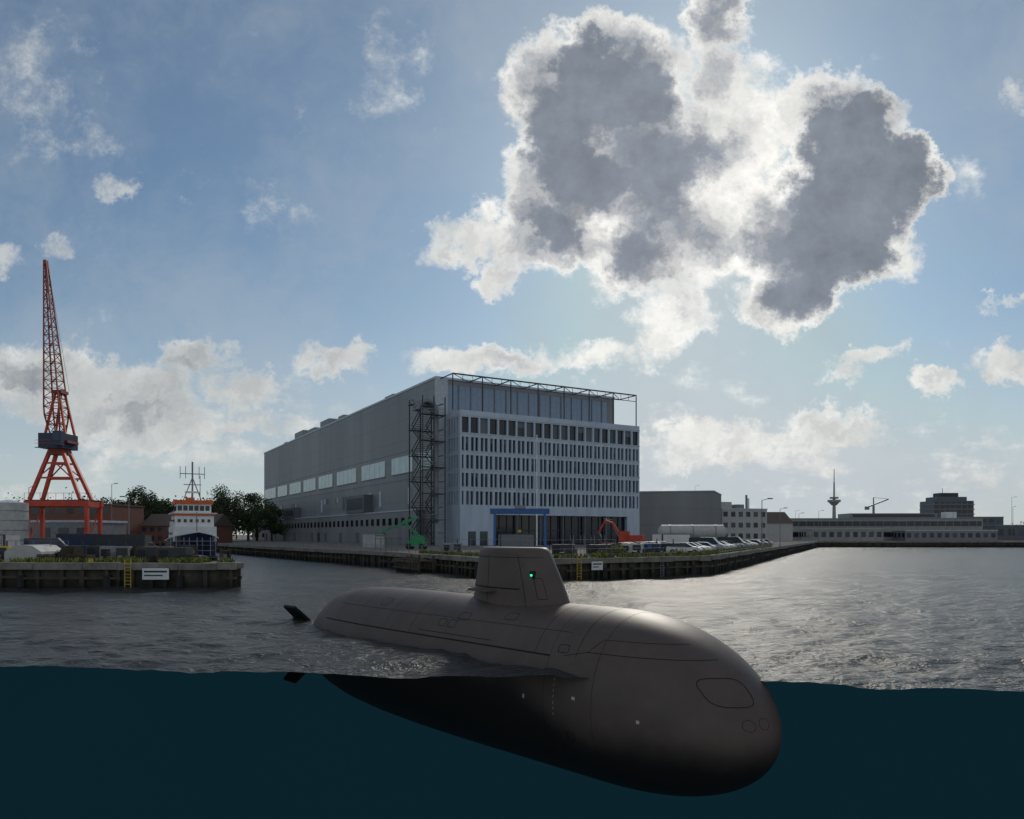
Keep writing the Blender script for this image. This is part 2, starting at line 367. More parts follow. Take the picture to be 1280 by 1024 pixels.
for a,b_ in segs:
    hb.box(-2.85,-2.76,a,b_,17.8,18.0,'steel_grey')
    k=a+4
    while k<b_-.5: hb.box(-2.77,-2.751,k,k+.07,18.0,22.2,'steel_grey'); k+=4
hb.box(-2.63,-2.601,7,192,23.2,23.3,'steel_dark'); hb.box(-2.63,-2.601,7,192,16.2,16.3,'steel_dark')
hb.box(-4.6,-2.61,14,191,0,8.2,'cladding'); hb.box(-4.8,-2.62,13.8,191.2,8.2,8.5,'trim')
y=17
while y<188:
    hb.box(-4.68,-4.601,y,y+2.0,4.8,6.6,'glass_dark'); y+=4.4
y=18
while y<188:
    hb.box(-4.70,-4.601,y,y+2.6,.1,3.0,random.choice(['steel_dark','panel_dark','steel_grey'])); y+=random.choice([8,11,16])
for a,b_,z0,z1 in ((50,66,8.6,13.6),(128,146,8.6,12.5)): 
    hb.box(-5.2,-2.63,a,b_,z0,z1,'panel_dark'); hb.box(-5.25,-5.201,a+1,b_-1,z0+1,z1-.8,'steel_dark')
for j in range(20):
    a=16+random.uniform(0,172); hb.box(-2.72,-2.61,a,a+1.6,random.choice([10,12.5]),14.2,random.choice(['steel_grey','panel_dark','trim']))
for a,l,h in ((40,6,1.5),(62,4,1.2),(84,5,2.0),(100,10,3.0),(118,7,2.2),(134,12,3.2),(160,4,1.5)): 
    hb.box(-.5,4,a,a+l,HZ+.5,HZ+.5+h,'steel_grey'); hb.box(0,3.4,a+.5,a+l-.5,HZ+.5+h,HZ+.7+h,'trim')
hb.make('hall_body',hl)
st=MB(); X0,X1,Y0,Y1=-8.6,-3.2,1.0,8.5
for xx in (X0,X1,(X0+X1)/2):
    for yy in (Y0,Y1): st.beam((xx,yy,0),(xx,yy,33),.22,'steel_dark')
nl=11
for i in range(nl):
    z=2.9*i+2.9; s=i%2
    st.box(X0-.3,X1+.2,Y0-.2,Y0+1.4,z-.14,z,'steel_dark') if s else st.box(X0-.3,X1+.2,Y1-1.4,Y1+.2,z-.14,z,'steel_dark')
    for xx in (X0,X1): 
        ya,yb=(Y1-1.4,Y0+1.4) if s else (Y0+1.4,Y1-1.4)
        for o in (0,1.1): st.beam((xx+(.0 if xx==X0 else -2.0),ya,z-2.9+o),(xx+(.0 if xx==X0 else -2.0),yb,z+o),.16,'steel_dark')
    for k in range(9):
        yy=ya+(yb-ya)*k/8; st.box(X0,X1-2.,yy-.2,yy+.2,z-2.9+2.9*k/8-.05,z-2.9+2.9*k/8,'steel_dark')
    yy=Y0-.2 if s else Y1+.2
    for o in (.5,1.1): st.beam((X0-.3,yy,z+o),(X1+.2,yy,z+o),.1,'steel_grey')
    st.box(X1+.2,-2.62,Y0+2,Y0+4.5,z-.14,z,'steel_dark')
for i in range(12):
    t=i/11*math.pi; t2=(i+1)/11*math.pi
    if i<11:
        for off in (0,1.7):
            st.cyl((-6.6-2.2*math.cos(t),3+off,30+2.2*math.sin(t)),(-6.6-2.2*math.cos(t2),3+off,30+2.2*math.sin(t2)),.55,n=10,m='steel_grey')
st.cyl((-4.4,3,30),(-4.4,3,5),.5,n=10,m='steel_grey')
st.make('escape_stair',bld)
# ------------------------------------------------------------------ submarine
sub=empty('submarine',(-7.6,37.2,0),math.atan2(-.72,.695))
L0=21.95; S0=16.1; S1=-7.0
tab=np.array([(-7,-1.05,-1.3,.14),(-5,-.75,-1.8,.5),(-3.6,-.4,-2.4,1.0),(-2.7,-.15,-2.8,1.4),(-2.1,.55,-3.0,1.75),(-1.5,1.25,-3.15,2.0),(-.5,1.72,-3.35,2.25),(1,1.92,-3.6,2.5),(3.5,1.98,-3.8,2.7),(6,1.98,-3.9,2.78),(9,1.95,-3.95,2.8),(16.2,1.95,-3.95,2.8)])
ss=np.linspace(S1,S0,420); cols=[np.interp(ss,tab[:,0],tab[:,i]) for i in (1,2,3)]
ker=np.hanning(23); ker/=ker.sum(); cols=[np.convolve(np.pad(c,11,'edge'),ker,'valid') for c in cols]
def hull(s,th):
    if s<=S0:
        zt,zb,wd=(np.interp(s,ss,c) for c in cols); zc=-1.0
    else:
        f=max(0.,1-((s-S0)/(L0-S0))**2.25)**.5; zc=-1.0-.5*((s-S0)/(L0-S0))**2
        zt=zc+2.95*f; zb=zc-2.95*f; wd=2.8*f**1.0
    c,sn=math.cos(th),math.sin(th)
    e=.92 if sn>0 else 1.0
    yy=-wd*math.copysign(abs(c)**e,c)
    zz=zc+((zt-zc) if sn>0 else (zc-zb))*math.copysign(abs(sn)**(.95 if sn>0 else 1),sn)
    return Vector((s,yy,zz))
def hull_n(s,th):
    a=hull(s+.01,th)-hull(s-.01,th); b_=hull(s,th+.01)-hull(s,th-.01); n=b_.cross(a)
    if n.length<1e-9: return Vector((1,0,0))
    n.normalize(); c=hull(s,th)-Vector((s if s<20 else 18,0,-1.2))
    return n if n.dot(c)>0 else -n
st_=list(np.linspace(S1,S0,120))+[S0+(L0-S0)*math.sin(t) for t in np.linspace(0,math.pi/2,44)][1:]
mb=MB(); NRG=96; vs=[]; fs=[]
for s in st_:
    for j in range(NRG): vs.append(hull(s,2*math.pi*j/NRG))
for i in range(len(st_)-1):
    for j in range(NRG): fs.append((i*NRG+j,i*NRG+(j+1)%NRG,(i+1)*NRG+(j+1)%NRG,(i+1)*NRG+j))
fs.append(tuple(range(NRG)))
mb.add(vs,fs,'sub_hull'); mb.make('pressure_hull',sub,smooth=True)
def th_at(s,z):
    lo,hi=-1.5,1.55
    for _ in range(30):
        m_=(lo+hi)/2
        if hull(s,m_).z<z: lo=m_
        else: hi=m_
    return lo
ln_=MB()
def ribbon(pts,wd,m='sub_dark',off=.006):
    P=[]; 
    for i,(s,th) in enumerate(pts):
        a=hull(*pts[max(i-1,0)]); b_=hull(*pts[min(i+1,len(pts)-1)]); tdir=(b_-a)
        if tdir.length<1e-6: tdir=Vector((1,0,0))
        n=hull_n(s,th); sd_=n.cross(tdir.normalized()).normalized(); c=hull(s,th)+n*off
        P+=[c-sd_*wd/2,c+sd_*wd/2]
    ln_.add(P,[(2*i,2*i+1,2*i+3,2*i+2) for i in range(len(pts)-1)],m)
def ringline(s,t0,t1,wd=.018): ribbon([(s,t0+(t1-t0)*k/60) for k in range(61)],wd)
ribbon([(s,th_at(s,.50)) for s in np.linspace(.2,15.3,90)],.055)
ribbon([(s,math.pi-th_at(s,.50)) for s in np.linspace(.2,15.3,90)],.055)
ribbon([(s,th_at(s,.68)) for s in np.linspace(8.0,12.3,40)],.025)
ribbon([(s,th_at(s,1.25)) for s in np.linspace(1.0,15.8,60)],.016)
for s in (3.2,5.6,7.4,14.6,16.4): ringline(s,th_at(s,.52),math.pi-th_at(s,.52),.014)
for s in (15.3,17.3): ringline(s,-.9,2.6,.011)
def oval(s,th,rs,rt,wd=.022,n=40,sq=1.0,m='sub_dark'):
    pts=[]
    for k in range(n+1):
        t=2*math.pi*k/n; c_,s_=math.cos(t),math.sin(t)
        pts.append((s+rs*math.copysign(abs(c_)**sq,c_),th+rt*math.copysign(abs(s_)**sq,s_)))
    ribbon(pts,wd,m)
def nose_st(y,z):
    s=21.0
    for _ in range(25):
        zc=-1.0-.5*((s-S0)/(L0-S0))**2; f=min(.999,math.hypot(y/2.8,(z-zc)/2.95)); s=.5*s+.5*(S0+(L0-S0)*(1-f*f)**(1/2.25))
    return s,math.atan2((z-zc)/2.95,-y/2.8)
def nose_oval(y,z,ry,rz_,wd=.026,sq=1.0,n=56):
    pts=[]
    for k in range(n+1):
        t=2*math.pi*k/n; c_,s_=math.cos(t),math.sin(t)
        pts.append(nose_st(y+ry*math.copysign(abs(c_)**sq,c_),z+rz_*math.copysign(abs(s_)**sq,s_)))
    ribbon(pts,wd,'sub_dark',.010)
nose_oval(-1.0,-.10,.58,.38,.022,.6)
nose_oval(-.90,-.98,.18,.16,.011); nose_oval(-.42,-.95,.18,.16,.011)
oval(15.8,.62,.22,.05,.02,sq=.4); oval(16.4,-.32,.14,.05,.02,sq=.4)
oval(10.2,.9,.3,.07,.02,sq=.4); oval(9.2,.75,.22,.06,.02,sq=.4); oval(9.8,.75,.22,.06,.02,sq=.4)
oval(12.6,1.0,.3,.07,.02,sq=.4); oval(4.6,1.0,.3,.09,.02,sq=.4)
ribbon([(16.8+3.6*k/40,th_at(16.8+3.6*k/40,.75)) for k in range(41)],.020)
ribbon([(17.2+3.0*k/40,th_at(17.2+3.0*k/40,1.15)) for k in range(33)],.016)
ribbon([(16.8+.4*k/10,th_at(16.8+.4*k/10,.75+.40*k/10)) for k in range(11)],.016)
ribbon([(15.9+.9*k/30,th_at(15.9+.9*k/30,.55+.2*k/30)) for k in range(31)],.018)
def patch(s,th,ds,dt,m='sub_mark'):
    P=[hull(s+a,th+b_)+hull_n(s+a,th+b_)*.008 for a,b_ in((-ds,-dt),(ds,-dt),(ds,dt),(-ds,dt))]; ln_.add(P,[(0,1,2,3)],m)
patch(14.4,.02,.05,.02); patch(16.6,.10,.07,.016); patch(18.9,.02,.05,.016)
for k in range(7): patch(15.75,-.1+.06*k,.008,.015)
ln_.make('panel_lines',sub)
# sail
def sail_sec(k):
    z=1.3+2.70*k
    return 14.05-1.30*k**1.3, 8.65+.50*k, .98-.24*k, z
def sail_pt(k,shr,t):
    sf,sr,hw,z=sail_sec(k); flare=1+.35*math.exp(-k*16); mid=(sf+sr)/2+.3
    c_,s_=math.cos(t),math.sin(t)
    xx=mid+((sf-mid) if c_>0 else (mid-sr))*math.copysign(abs(c_)**.85,c_)*(1-(1-shr)*.14)
    wv=hw*(abs(s_)**(1.0 if c_>0 else .8))*flare
    if c_<0: wv*=1-.45*(-c_)**2.2
    return (xx+(flare-1)*.6*c_,math.copysign(wv,s_)*(1-(1-shr)*.45),z)
sm=MB(); K=22; n=64; vs=[]; fs=[]
lv=[(i/(K-1)*.93,1.0) for i in range(K)]+[(.93+.07*math.sin(t),.35+.65*math.cos(t)) for t in np.linspace(.2,1.5,7)]
for k,shr in lv:
    for j in range(n): vs.append(sail_pt(k,shr,2*math.pi*j/n))
nlv=len(lv)
for i in range(nlv-1):
    for j in range(n): fs.append((i*n+j,i*n+(j+1)%n,(i+1)*n+(j+1)%n,(i+1)*n+j))
fs.append(tuple((nlv-1)*n+j for j in range(n)))
sm.add(vs,fs,'sub_sail'); so=sm.make('sail',sub,smooth=True)
sl_=MB()
def sail_line(pts,wd=.02,m='sub_dark'):
    P=[]
    for k,t in pts:
        q=Vector(sail_pt(k,1,t)); c_=Vector((0,q.y,0)).normalized()*.008; P.append(q+c_)
    for a,b_ in zip(P[:-1],P[1:]):
        d=(b_-a).normalized(); up=Vector((-d.z,0,d.x))*wd/2; sl_.add([a-up,b_-up,b_+up,a+up],[(0,1,2,3)],m)
for T in (-1.95,-1.2): sail_line([(k/20*.9,T) for k in range(21)])
sail_line([(.86,-2.9+2.6*k/40) for k in range(41)])
sail_line([(.42,-2.9+1.6*k/30) for k in range(31)],.05)
sail_line([(.58,-.9+.25*k/6) for k in range(7)]); sail_line([(.30,-.9+.25*k/6) for k in range(7)])
sail_line([(.30+.28*k/8,-.9) for k in range(9)]); sail_line([(.30+.28*k/8,-.65) for k in range(9)])
sl_.make('sail_lines',sub)
sd2=MB()
for sy in (-1,1):
    P=[(9.4,sy*.5),(10.9,sy*.8),(10.7,sy*1.25),(9.6,sy*1.15)]
    sd2.prism(P if sy<0 else P[::-1],2.28,2.37,'sub_hull'); 
sd2.make('hydroplanes',sub,bevel=.03)
q=sail_pt(.62,1,-.92)
nv=MB(); nv.box(q[0]-.13,q[0]+.13,q[1]-.012,q[1]+.2,q[2]-.15,q[2]+.15,'sub_dark'); nv.cyl((q[0],q[1]-.05,q[2]),(q[0],q[1]+.05,q[2]),.04,n=12,m='nav_green'); nv.make('navigation_light',sub)
fn=MB()
for a in (45,135,225,315):
    a=R(a); dy,dz=math.cos(a),math.sin(a); c=Vector((-3.6,0,-1.2)); tt=Vector((0,-dz,dy))*.07
    pts=[c+Vector((-.9,dy*.4,dz*.4)),c+Vector((.9,dy*.4,dz*.4)),c+Vector((.45,dy*2.75,dz*2.75)),c+Vector((-.75,dy*2.75,dz*2.75))]
    fn.add([q+tt for q in pts]+[q-tt for q in pts],[(0,1,2,3),(7,6,5,4),(0,4,5,1),(1,5,6,2),(2,6,7,3),(3,7,4,0)],'sub_dark')
fn.make('x_rudders',sub)
# ------------------------------------------------------------------ harbour crane
cr=empty('harbour_crane',(-73.5,120,Q)); c=MB(); DY=1.9
for x0 in (-3.9,5.6):
    for yy in (-DY,DY): c.box(x0-.26,x0+.26,yy-.26,yy+.26,0,6.9,'red'); c.box(x0-.5,x0+.5,yy-.8,yy+.8,0,.7,'steel_dark')
    c.box(x0-.3,x0+.3,-DY-.3,DY+.3,6.9,7.8,'red')
for yy in (-DY,DY): c.box(-4.3,6.0,yy-.33,yy+.33,6.98,7.9,'red')
c.box(-4.2,5.9,-DY-.2,DY+.2,7.92,8.05,'steel_dark')
for k in range(9): c.beam((-4.2+k*1.26,-DY-.3,8.0),(-4.2+k*1.26,-DY-.3,9.1),.05,'red')
c.beam((-4.2,-DY-.3,9.1),(5.9,-DY-.3,9.1),.05,'red')
c.beam((-3.9,-DY,.6),(-3.9,DY,6.8),.16,'red'); c.beam((5.6,-DY,.6),(5.6,DY,6.8),.16,'red')
for yy in (-1.5,1.5):
    c.beam((-3.7,yy*1.1,8.1),(-.9,yy*.6,16),.5,'red'); c.beam((4.4,yy*1.1,8.1),(1.1,yy*.6,16),.5,'red')
    c.beam((-2.5,yy,11.6),(2.9,yy,11.6),.28,'red'); c.beam((-1.6,yy*.7,14),(1.9,yy*.7,14),.28,'red')
    c.beam((-2.5,yy,11.6),(.1,yy*.7,14),.16,'red'); c.beam((2.9,yy,11.6),(.1,yy*.7,14),.16,'red')
c.cyl((.1,0,15.4),(.1,0,16.3),1.6,n=20,m='darkred')
c.make('portal',cr)
c=MB(); c.box(-2.0,1.9,-2.2,2.0,16.3,18.7,'navy'); c.box(-2.3,2.3,-1.5,1.5,17.2,17.6,'darkred'); c.box(.9,2.2,-3.2,-2.21,16.6,18.9,'navy'); c.box(1.0,2.1,-3.25,-3.21,17.4,18.6,'glass_mid')
c.box(-2.3,2.2,-2.6,-2.2,16.3,16.4,'steel_dark')
for z in (17.0,17.5): c.beam((-2.3,-2.6,z),(.8,-2.6,z),.05,'red')
for k in range(6): c.box(-1.8+.6*k,-1.5+.6*k,-2.23,-2.201,16.9,17.1,'steel_dark')
c.beam((-1.6,-1,18.7),(-.2,-.6,25.5),.3,'red'); c.beam((1.6,-1,18.7),(.4,-.6,25.5),.3,'red'); c.beam((-1.6,1.6,18.7),(-.2,.9,25.5),.3,'red'); c.beam((1.6,1.6,18.7),(.4,.9,25.5),.3,'red')
c.box(-.7,.9,-.9,1.1,25.3,25.8,'darkred')
for i in range(3): c.beam((-1.3,-.9,20.3+i*1.7),(1.3-.2*i,-.9,20.3+i*1.7),.16,'red')
c.make('machinery_house',cr)
c=MB(); Zb,Zt=18.8,46.0; NS=19
def jp(k,a,b_):
    z=Zb+(Zt-Zb)*k; xx=-.2-1.0*k; ww=(1.2*(1-k)+.2)*(1 if k>.12 else .55+k*3.75); return Vector((xx+a*ww,-3*k*.5+b_*ww,z))
for a in(-1,1):
    for b_ in(-1,1):
        for i in range(NS): c.beam(jp(i/NS,a,b_),jp((i+1)/NS,a,b_),.18,'darkred')
for i in range(NS+1):
    k=i/NS; q=[jp(k,-1,-1),jp(k,1,-1),jp(k,1,1),jp(k,-1,1)]
    for j in range(4):
        c.beam(q[j],q[(j+1)%4],.10,'darkred')
        if i<NS:
            q2=[jp((i+1)/NS,-1,-1),jp((i+1)/NS,1,-1),jp((i+1)/NS,1,1),jp((i+1)/NS,-1,1)]
            c.beam(q[j],q2[(j+1)%4],.08,'darkred') if i%2 else c.beam(q[(j+1)%4],q2[j],.08,'darkred')
c.box(-1.4,-.95,-1.9,-1.2,45.6,46.4,'darkred')
for o in(-.25,.25): c.beam((-1.2+o,-1.5,46.3),(.8+o,1.0,25.8),.035,'steel_dark')
c.make('lattice_jib',cr)
# ------------------------------------------------------------------ boat
bt=empty('workboat',(-60.5,140,0),R(-62)); bt.scale=(1.18,1.18,1.14); c=MB(); vs=[];fs=[]; LB=17
for i in range(21):
    t=i/20; x_=-LB/2+LB*t; wv=3.7*(1-max(0,(t-.55)/.45)**2.2)*(.9+.1*min(1,t*5))+.02; sh=2.9+1.5*max(0,t-.4)**1.5*2
    vs+=[(x_+ (1.6*t if t>.8 else 0),-wv,sh),(x_,-wv*.9,.5),(x_,-wv*.55,-.8),(x_,wv*.55,-.8),(x_,wv*.9,.5),(x_+(1.6*t if t>.8 else 0),wv,sh)]
for i in range(20):
    for j in range(5): fs.append((i*6+j,i*6+j+1,i*6+7+j,i*6+6+j))
    fs.append((i*6+5,i*6,i*6+6,i*6+11))
fs.append((0,1,2,3,4,5)); c.add(vs,fs,'navy')
for s_ in(-1,1):
    for i in range(20): c.beam((vs[i*6][0],s_*abs(vs[i*6][1]),vs[i*6][2]+.05),(vs[i*6+6][0],s_*abs(vs[i*6+6][1]),vs[i*6+6][2]+.05),.16,'white')
c.make('hull',bt)
c=MB(); c.box(-6.5,4.8,-3.1,3.1,2.8,5.2,'white'); c.box(-4.5,4.0,-2.8,2.8,5.2,7.3,'white'); c.box(-3.4,4.2,-3.3,3.3,7.3,7.45,'white')
c.box(-2.6,3.0,-2.5,2.5,7.45,8.9,'white'); c.box(-2.9,3.3,-2.8,2.8,8.9,9.5,'orange'); c.box(-4.6,4.1,-2.9,2.9,6.95,7.25,'orange')
for i in range(6): c.box(3.0,3.05,-2.35+i*.8,-1.75+i*.8,7.8,8.6,'glass_dark'); c.box(4.0,4.05,-2.4+i*.85,-2.0+i*.85,5.9,6.4,'glass_dark'); c.box(-2.3+i*.85,-1.7+i*.85,-2.55,-2.51,7.8,8.6,'glass_dark'); c.box(-4+i*1.3,-3.6+i*1.3,-2.85,-2.81,5.9,6.4,'glass_dark'); c.cyl((-5+i*1.6,-3.1,4.1),(-5+i*1.6,-3.14,4.1),.22,n=12,m='glass_dark')
for i in range(10): c.beam((-4.4+i*.88,-3.05,5.2),(-4.4+i*.88,-3.05,6.1),.05,'white')
c.beam((-4.5,-3.05,6.1),(3.8,-3.05,6.1),.05,'white')
c.cyl((-4.2,0,7.3),(-4.4,0,10.2),.9,.7,n=14,m='orange')
c.make('superstructure',bt)
c=MB(); c.beam((0,0,9.4),(0,0,16),.24,'steel_grey'); c.beam((0,-1.8,14.0),(0,1.8,14.0),.13,'steel_grey'); c.beam((0,-1.3,12.2),(0,1.3,12.2),.13,'steel_grey'); c.beam((-1.6,0,9.4),(0,0,13.4),.14,'steel_grey'); c.beam((0,1.4,9.4),(0,0,13.4),.14,'steel_grey'); c.beam((0,-1.4,9.4),(0,0,13.4),.14,'steel_grey')
for o in (-1.8,-1.0,1.0,1.8): c.beam((0,o,13.2),(0,o,15.2),.09,'steel_grey')
c.box(-.2,.2,-1.1,1.1,10.8,11.1,'white'); c.beam((-4,1.5,7),(-4,1.5,14),.1,'steel_grey'); c.beam((7.5,0,4),(7.5,0,7.5),.12,'steel_grey'); c.make('mast',bt)
# ------------------------------------------------------------------ generic buildings
def block(name,loc,rz,w_,d_,h,wall,rows_=0,wm='glass_dark',roof='flat',cols=0,ribbonw=False,trimm='trim'):
    e=empty(name,loc,rz); c=MB(); c.box(0,w_,0,d_,0,h,wall)
    if roof=='flat': c.box(-.15,w_+.15,-.15,d_+.15,h,h+.4,trimm)
    if roof=='mono':
        c.yprism([(0,h),(w_,h),(w_,h+.2),(w_*.92,h+1.4),(0,h+.9)],0,d_,wall); c.yprism([(-.2,h+.92),(w_*.92,h+1.42),(w_+.1,h+.2),(w_+.1,h+.45),(w_*.92,h+1.7),(-.2,h+1.2)],-.2,d_,trimm)
    if roof=='gable':
        c.add([(-.3,-.4,h),(w_+.3,-.4,h),(w_+.3,d_+.4,h),(-.3,d_+.4,h),(-.3,d_/2,h+d_*.3),(w_+.3,d_/2,h+d_*.3)],[(0,1,5,4),(2,3,4,5),(0,4,3),(1,2,5)],'roof')
    c.make('walls',e)
    if rows_:
        g_=MB(); fh=h/rows_
        for r in range(rows_):
            za=fh*r+fh*.35; zb=fh*r+fh*.8
            if ribbonw:
                g_.box(.5,w_-.5,-.06,-.003,za,zb,wm); g_.box(-.06,-.003,.5,d_-.5,za,zb,wm)
                for k in range(int(w_/3)): g_.box(.5+3*k,.7+3*k,-.09,-.061,za,zb,'steel_grey')
            else:
                for k in range(cols):
                    a=w_/cols*(k+.2); g_.box(a,a+w_/cols*.55,-.06,-.003,za,zb,random.choice([wm,'glass_mid']))
                nd=max(1,int(cols*d_/w_))
                for k in range(nd):
                    a=d_/nd*(k+.2); g_.box(-.06,-.003,a,a+d_/nd*.55,za,zb,wm)
        g_.make('windows',e)
    return e
block('warehouse',(36,228,Q),R(8),30,40,14.6,'cladding',roof='mono')
b2=block('workshop_building',(67,236,Q),R(18),17,22,10.5,'offwhite',rows_=3,cols=6,roof='flat')
c=MB(); c.box(1,5,2,8,10.9,13.0,'offwhite'); c.box(6,9,1,7,10.9,12.2,'steel_grey'); c.cyl((12,4,10.9),(12,4,15.5),.35,m='steel_grey'); c.cyl((14,6,10.9),(14,6,14.5),.5,m='white'); c.make('roof_plant',b2)
block('storage_shed',(86,262,Q),R(5),14,14,6.5,'offwhite',roof='gable')
lb=block('office_building',(108,296,Q),R(-3),78,22,8.6,'conc_light',rows_=2,ribbonw=True,trimm='steel_grey')
c=MB(); c.box(28,62,3,16,9.0,11.0,'steel_grey'); c.box(29,61,2.9,3.0,9.5,10.6,'glass_dark'); c.box(66,70,4,8,9.0,11.5,'white'); c.make('penthouse',lb)
block('annex_building',(112,276,Q),R(-3),26,12,4.4,'conc_light',rows_=1,cols=9,trimm='offwhite')
block('warehouse',(150,282,Q),R(-3),34,10,3.8,'steel_grey',rows_=1,cols=12)
block('warehouse',(196,300,Q),R(-4),60,22,6.0,'panel_dark',rows_=1,cols=14,trimm='steel_grey')
block('office_building',(188,330,Q),R(-4),30,22,10.0,'panel_dark',rows_=3,cols=9,trimm='steel_grey')
hr=empty('apartment_tower',(257,450,Q)); c=MB(); c.box(0,24,0,16,0,23,'panel_dark'); c.box(2.5,21,2,14,23,25.5,'panel_dark'); c.box(6,17,4,12,25.5,28,'steel_dark')
for k in range(7): c.box(-.4,24.4,-.4,.0,2.6+3*k,3.1+3*k,'steel_grey'); c.box(-.4,.0,.0,16,2.6+3*k,3.1+3*k,'steel_grey')
for k in range(7): c.box(3.4*k+.2,3.4*k+2.6,-.06,-.003,1.0,22.4,'glass_dark')
c.beam((9,7,28),(9,7,31),.2,'steel_dark'); c.make('tower_body',hr)
tv=empty('television_tower',(392,900,Q)); c=MB(); c.cyl((0,0,0),(0,0,48),2.6,1.6,16,'conc_light'); c.cyl((0,0,38),(0,0,42),3,6.5,20,'conc_light'); c.cyl((0,0,42),(0,0,44.5),7.5,7.5,20,'conc_light'); c.cyl((0,0,46),(0,0,48),5,5,20,'conc_light'); c.cyl((0,0,48),(0,0,66),1.2,.9,10,'offwhite'); c.cyl((0,0,66),(0,0,82),.6,.4,8,'offwhite'); c.make('shaft',tv)
block('brick_building',(-140,205,Q),R(-4),30,16,10.5,'brick',rows_=3,cols=9,roof='flat',trimm='roof')
block('brick_house',(-108,215,Q),R(-6),22,12,5.0,'brick',rows_=2,cols=9,roof='gable')
block('brick_house',(-112,320,Q),R(4),16,12,7.5,'offwhite',rows_=2,cols=5,roof='gable')
block('brick_house',(-132,300,Q),R(-8),14,10,6.5,'brick',rows_=2,cols=5,roof='gable')
block('storage_shed',(-90,130,Q),R(-5),17,10,4.6,'steel_grey',rows_=1,cols=5,roof='flat')
# ------------------------------------------------------------------ tanks
def vtank(loc,r,h):
    c=MB(); c.cyl((0,0,0),(0,0,h),r,r,32,'offwhite'); c.cyl((0,0,h),(0,0,h+.5),r*.98,.2,32,'white')
    for k in range(5): c.cyl((0,0,h*k/5+.2),(0,0,h*k/5+.3),r+.04,r+.04,32,'steel_grey')
    for k in range(14): c.beam((r*1.05*math.cos(R(-100)),r*1.05*math.sin(R(-100))-.1,h*k/14),(r*1.05*math.cos(R(-95)),r*1.05*math.sin(R(-95))-.1,h*k/14),.05,'steel_dark')
    c.make('storage_tank',loc=loc)
vtank((-75.6,111,Q),2.6,7.2); vtank((-81.5,112,Q),2.6,7.0)
c=MB()
c.cyl((-6.2,0,3.0),(6.2,0,3.0),1.45,1.45,24,'offwhite'); c.cyl((-6.2,0,3.0),(-6.8,0,3.0),1.43,.6,24,'offwhite'); c.cyl((6.2,0,3.0),(6.8,0,3.0),1.43,.6,24,'offwhite')
for xx in(-4.5,0,4.5): c.box(xx-.3,xx+.3,-1.2,1.2,0,2.2,'steel_grey'); c.cyl((xx-.1,0,3),(xx+.1,0,3),1.49,1.49,24,'steel_grey')
c.make('storage_tank',loc=(36.5,150,Q),rz=R(-3))
# ------------------------------------------------------------------ trees
def tree(loc,h,cr_,name='tree',dens=1.0):
    mb=MB(); mb.cyl((0,0,0),(0,0,h*.45),h*.03,h*.018,8,'bark')
    cl=[]
    for i in range(int(15*dens)+6):
        a=random.uniform(0,6.28); r=cr_*random.uniform(.15,.95); z=h*random.uniform(.25,.92); r*=math.sqrt(max(.1,1-((z/h-.55)/.5)**2))
        c=Vector((r*math.cos(a),r*math.sin(a),z)); cl.append((c,cr_*random.uniform(.28,.45)))
        if i<9: mb.cyl((0,0,h*random.uniform(.25,.42)),c,h*.012,h*.004,5,'bark',cap=False)
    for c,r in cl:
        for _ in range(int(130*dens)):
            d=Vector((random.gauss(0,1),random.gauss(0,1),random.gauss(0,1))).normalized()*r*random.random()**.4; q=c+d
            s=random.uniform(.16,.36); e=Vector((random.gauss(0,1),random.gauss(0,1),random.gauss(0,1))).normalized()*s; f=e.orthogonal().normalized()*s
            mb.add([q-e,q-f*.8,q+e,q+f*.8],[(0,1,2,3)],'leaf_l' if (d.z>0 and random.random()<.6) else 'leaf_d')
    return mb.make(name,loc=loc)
for (x_,y_,h,r) in ((-127,258,20,6),(-119,262,15,5.5),(-135,262,15,6),(-114,285,17,5.5),(-104,268,19.5,8),(-97,272,18,6.5),(-109,275,17,6.5),(-91,280,14,5),(-120,300,16,6.5),(-100,290,18,7),(-131,275,16,6),(-145,270,15,6)):
    tree((x_,y_,Q),h,r,dens=1.3)
def treeline(name,x0,x1,y,hmin,hmax,n,rr):
    mb=MB()
    for i in range(n):
        x_=random.uniform(x0,x1); yy=y+random.uniform(-12,12); h=random.uniform(hmin,hmax); mb.cyl((x_,yy,Q),(x_,yy,Q+h*.6),.25,.12,5,'bark')
        for _ in range(190):
            d=Vector((random.gauss(0,.5),random.gauss(0,.5),random.gauss(0,.42))); q=Vector((x_+d.x*rr,yy+d.y*rr,Q+h*.6+d.z*h*.45)); q.z=max(q.z,Q+.3)
            s=random.uniform(.3,.7); e=Vector((random.gauss(0,1),random.gauss(0,1),random.gauss(0,1))).normalized()*s; f=e.orthogonal().normalized()*s
            mb.add([q-e,q-f,q+e,q+f],[(0,1,2,3)],'leaf_l' if d.z>.1 and random.random()<.5 else 'leaf_d')
    mb.make(name)
treeline('distant_trees',-330,-100,370,12,22,100,6)
treeline('distant_trees',225,420,340,5,9,40,4)
treeline('distant_trees',80,420,520,9,14,60,6)
def shrub(loc,r,h,n=260):
    mb=MB()
    for _ in range(8): mb.beam((0,0,0),(random.uniform(-r,r)*.6,random.uniform(-r,r)*.5,h*.7),.03,'bark')
    for _ in range(n):
        q=Vector((random.gauss(0,.45)*r,random.gauss(0,.45)*r,abs(random.gauss(.45,.25))*h)); s=random.uniform(.06,.14)
        e=Vector((random.gauss(0,1),random.gauss(0,1),random.gauss(0,1))).normalized()*s; f=e.orthogonal().normalized()*s
        mb.add([q-e,q-f,q+e,q+f],[(0,1,2,3)],random.choice(['grass','leaf_l']))
    mb.make('shrub',loc=loc)
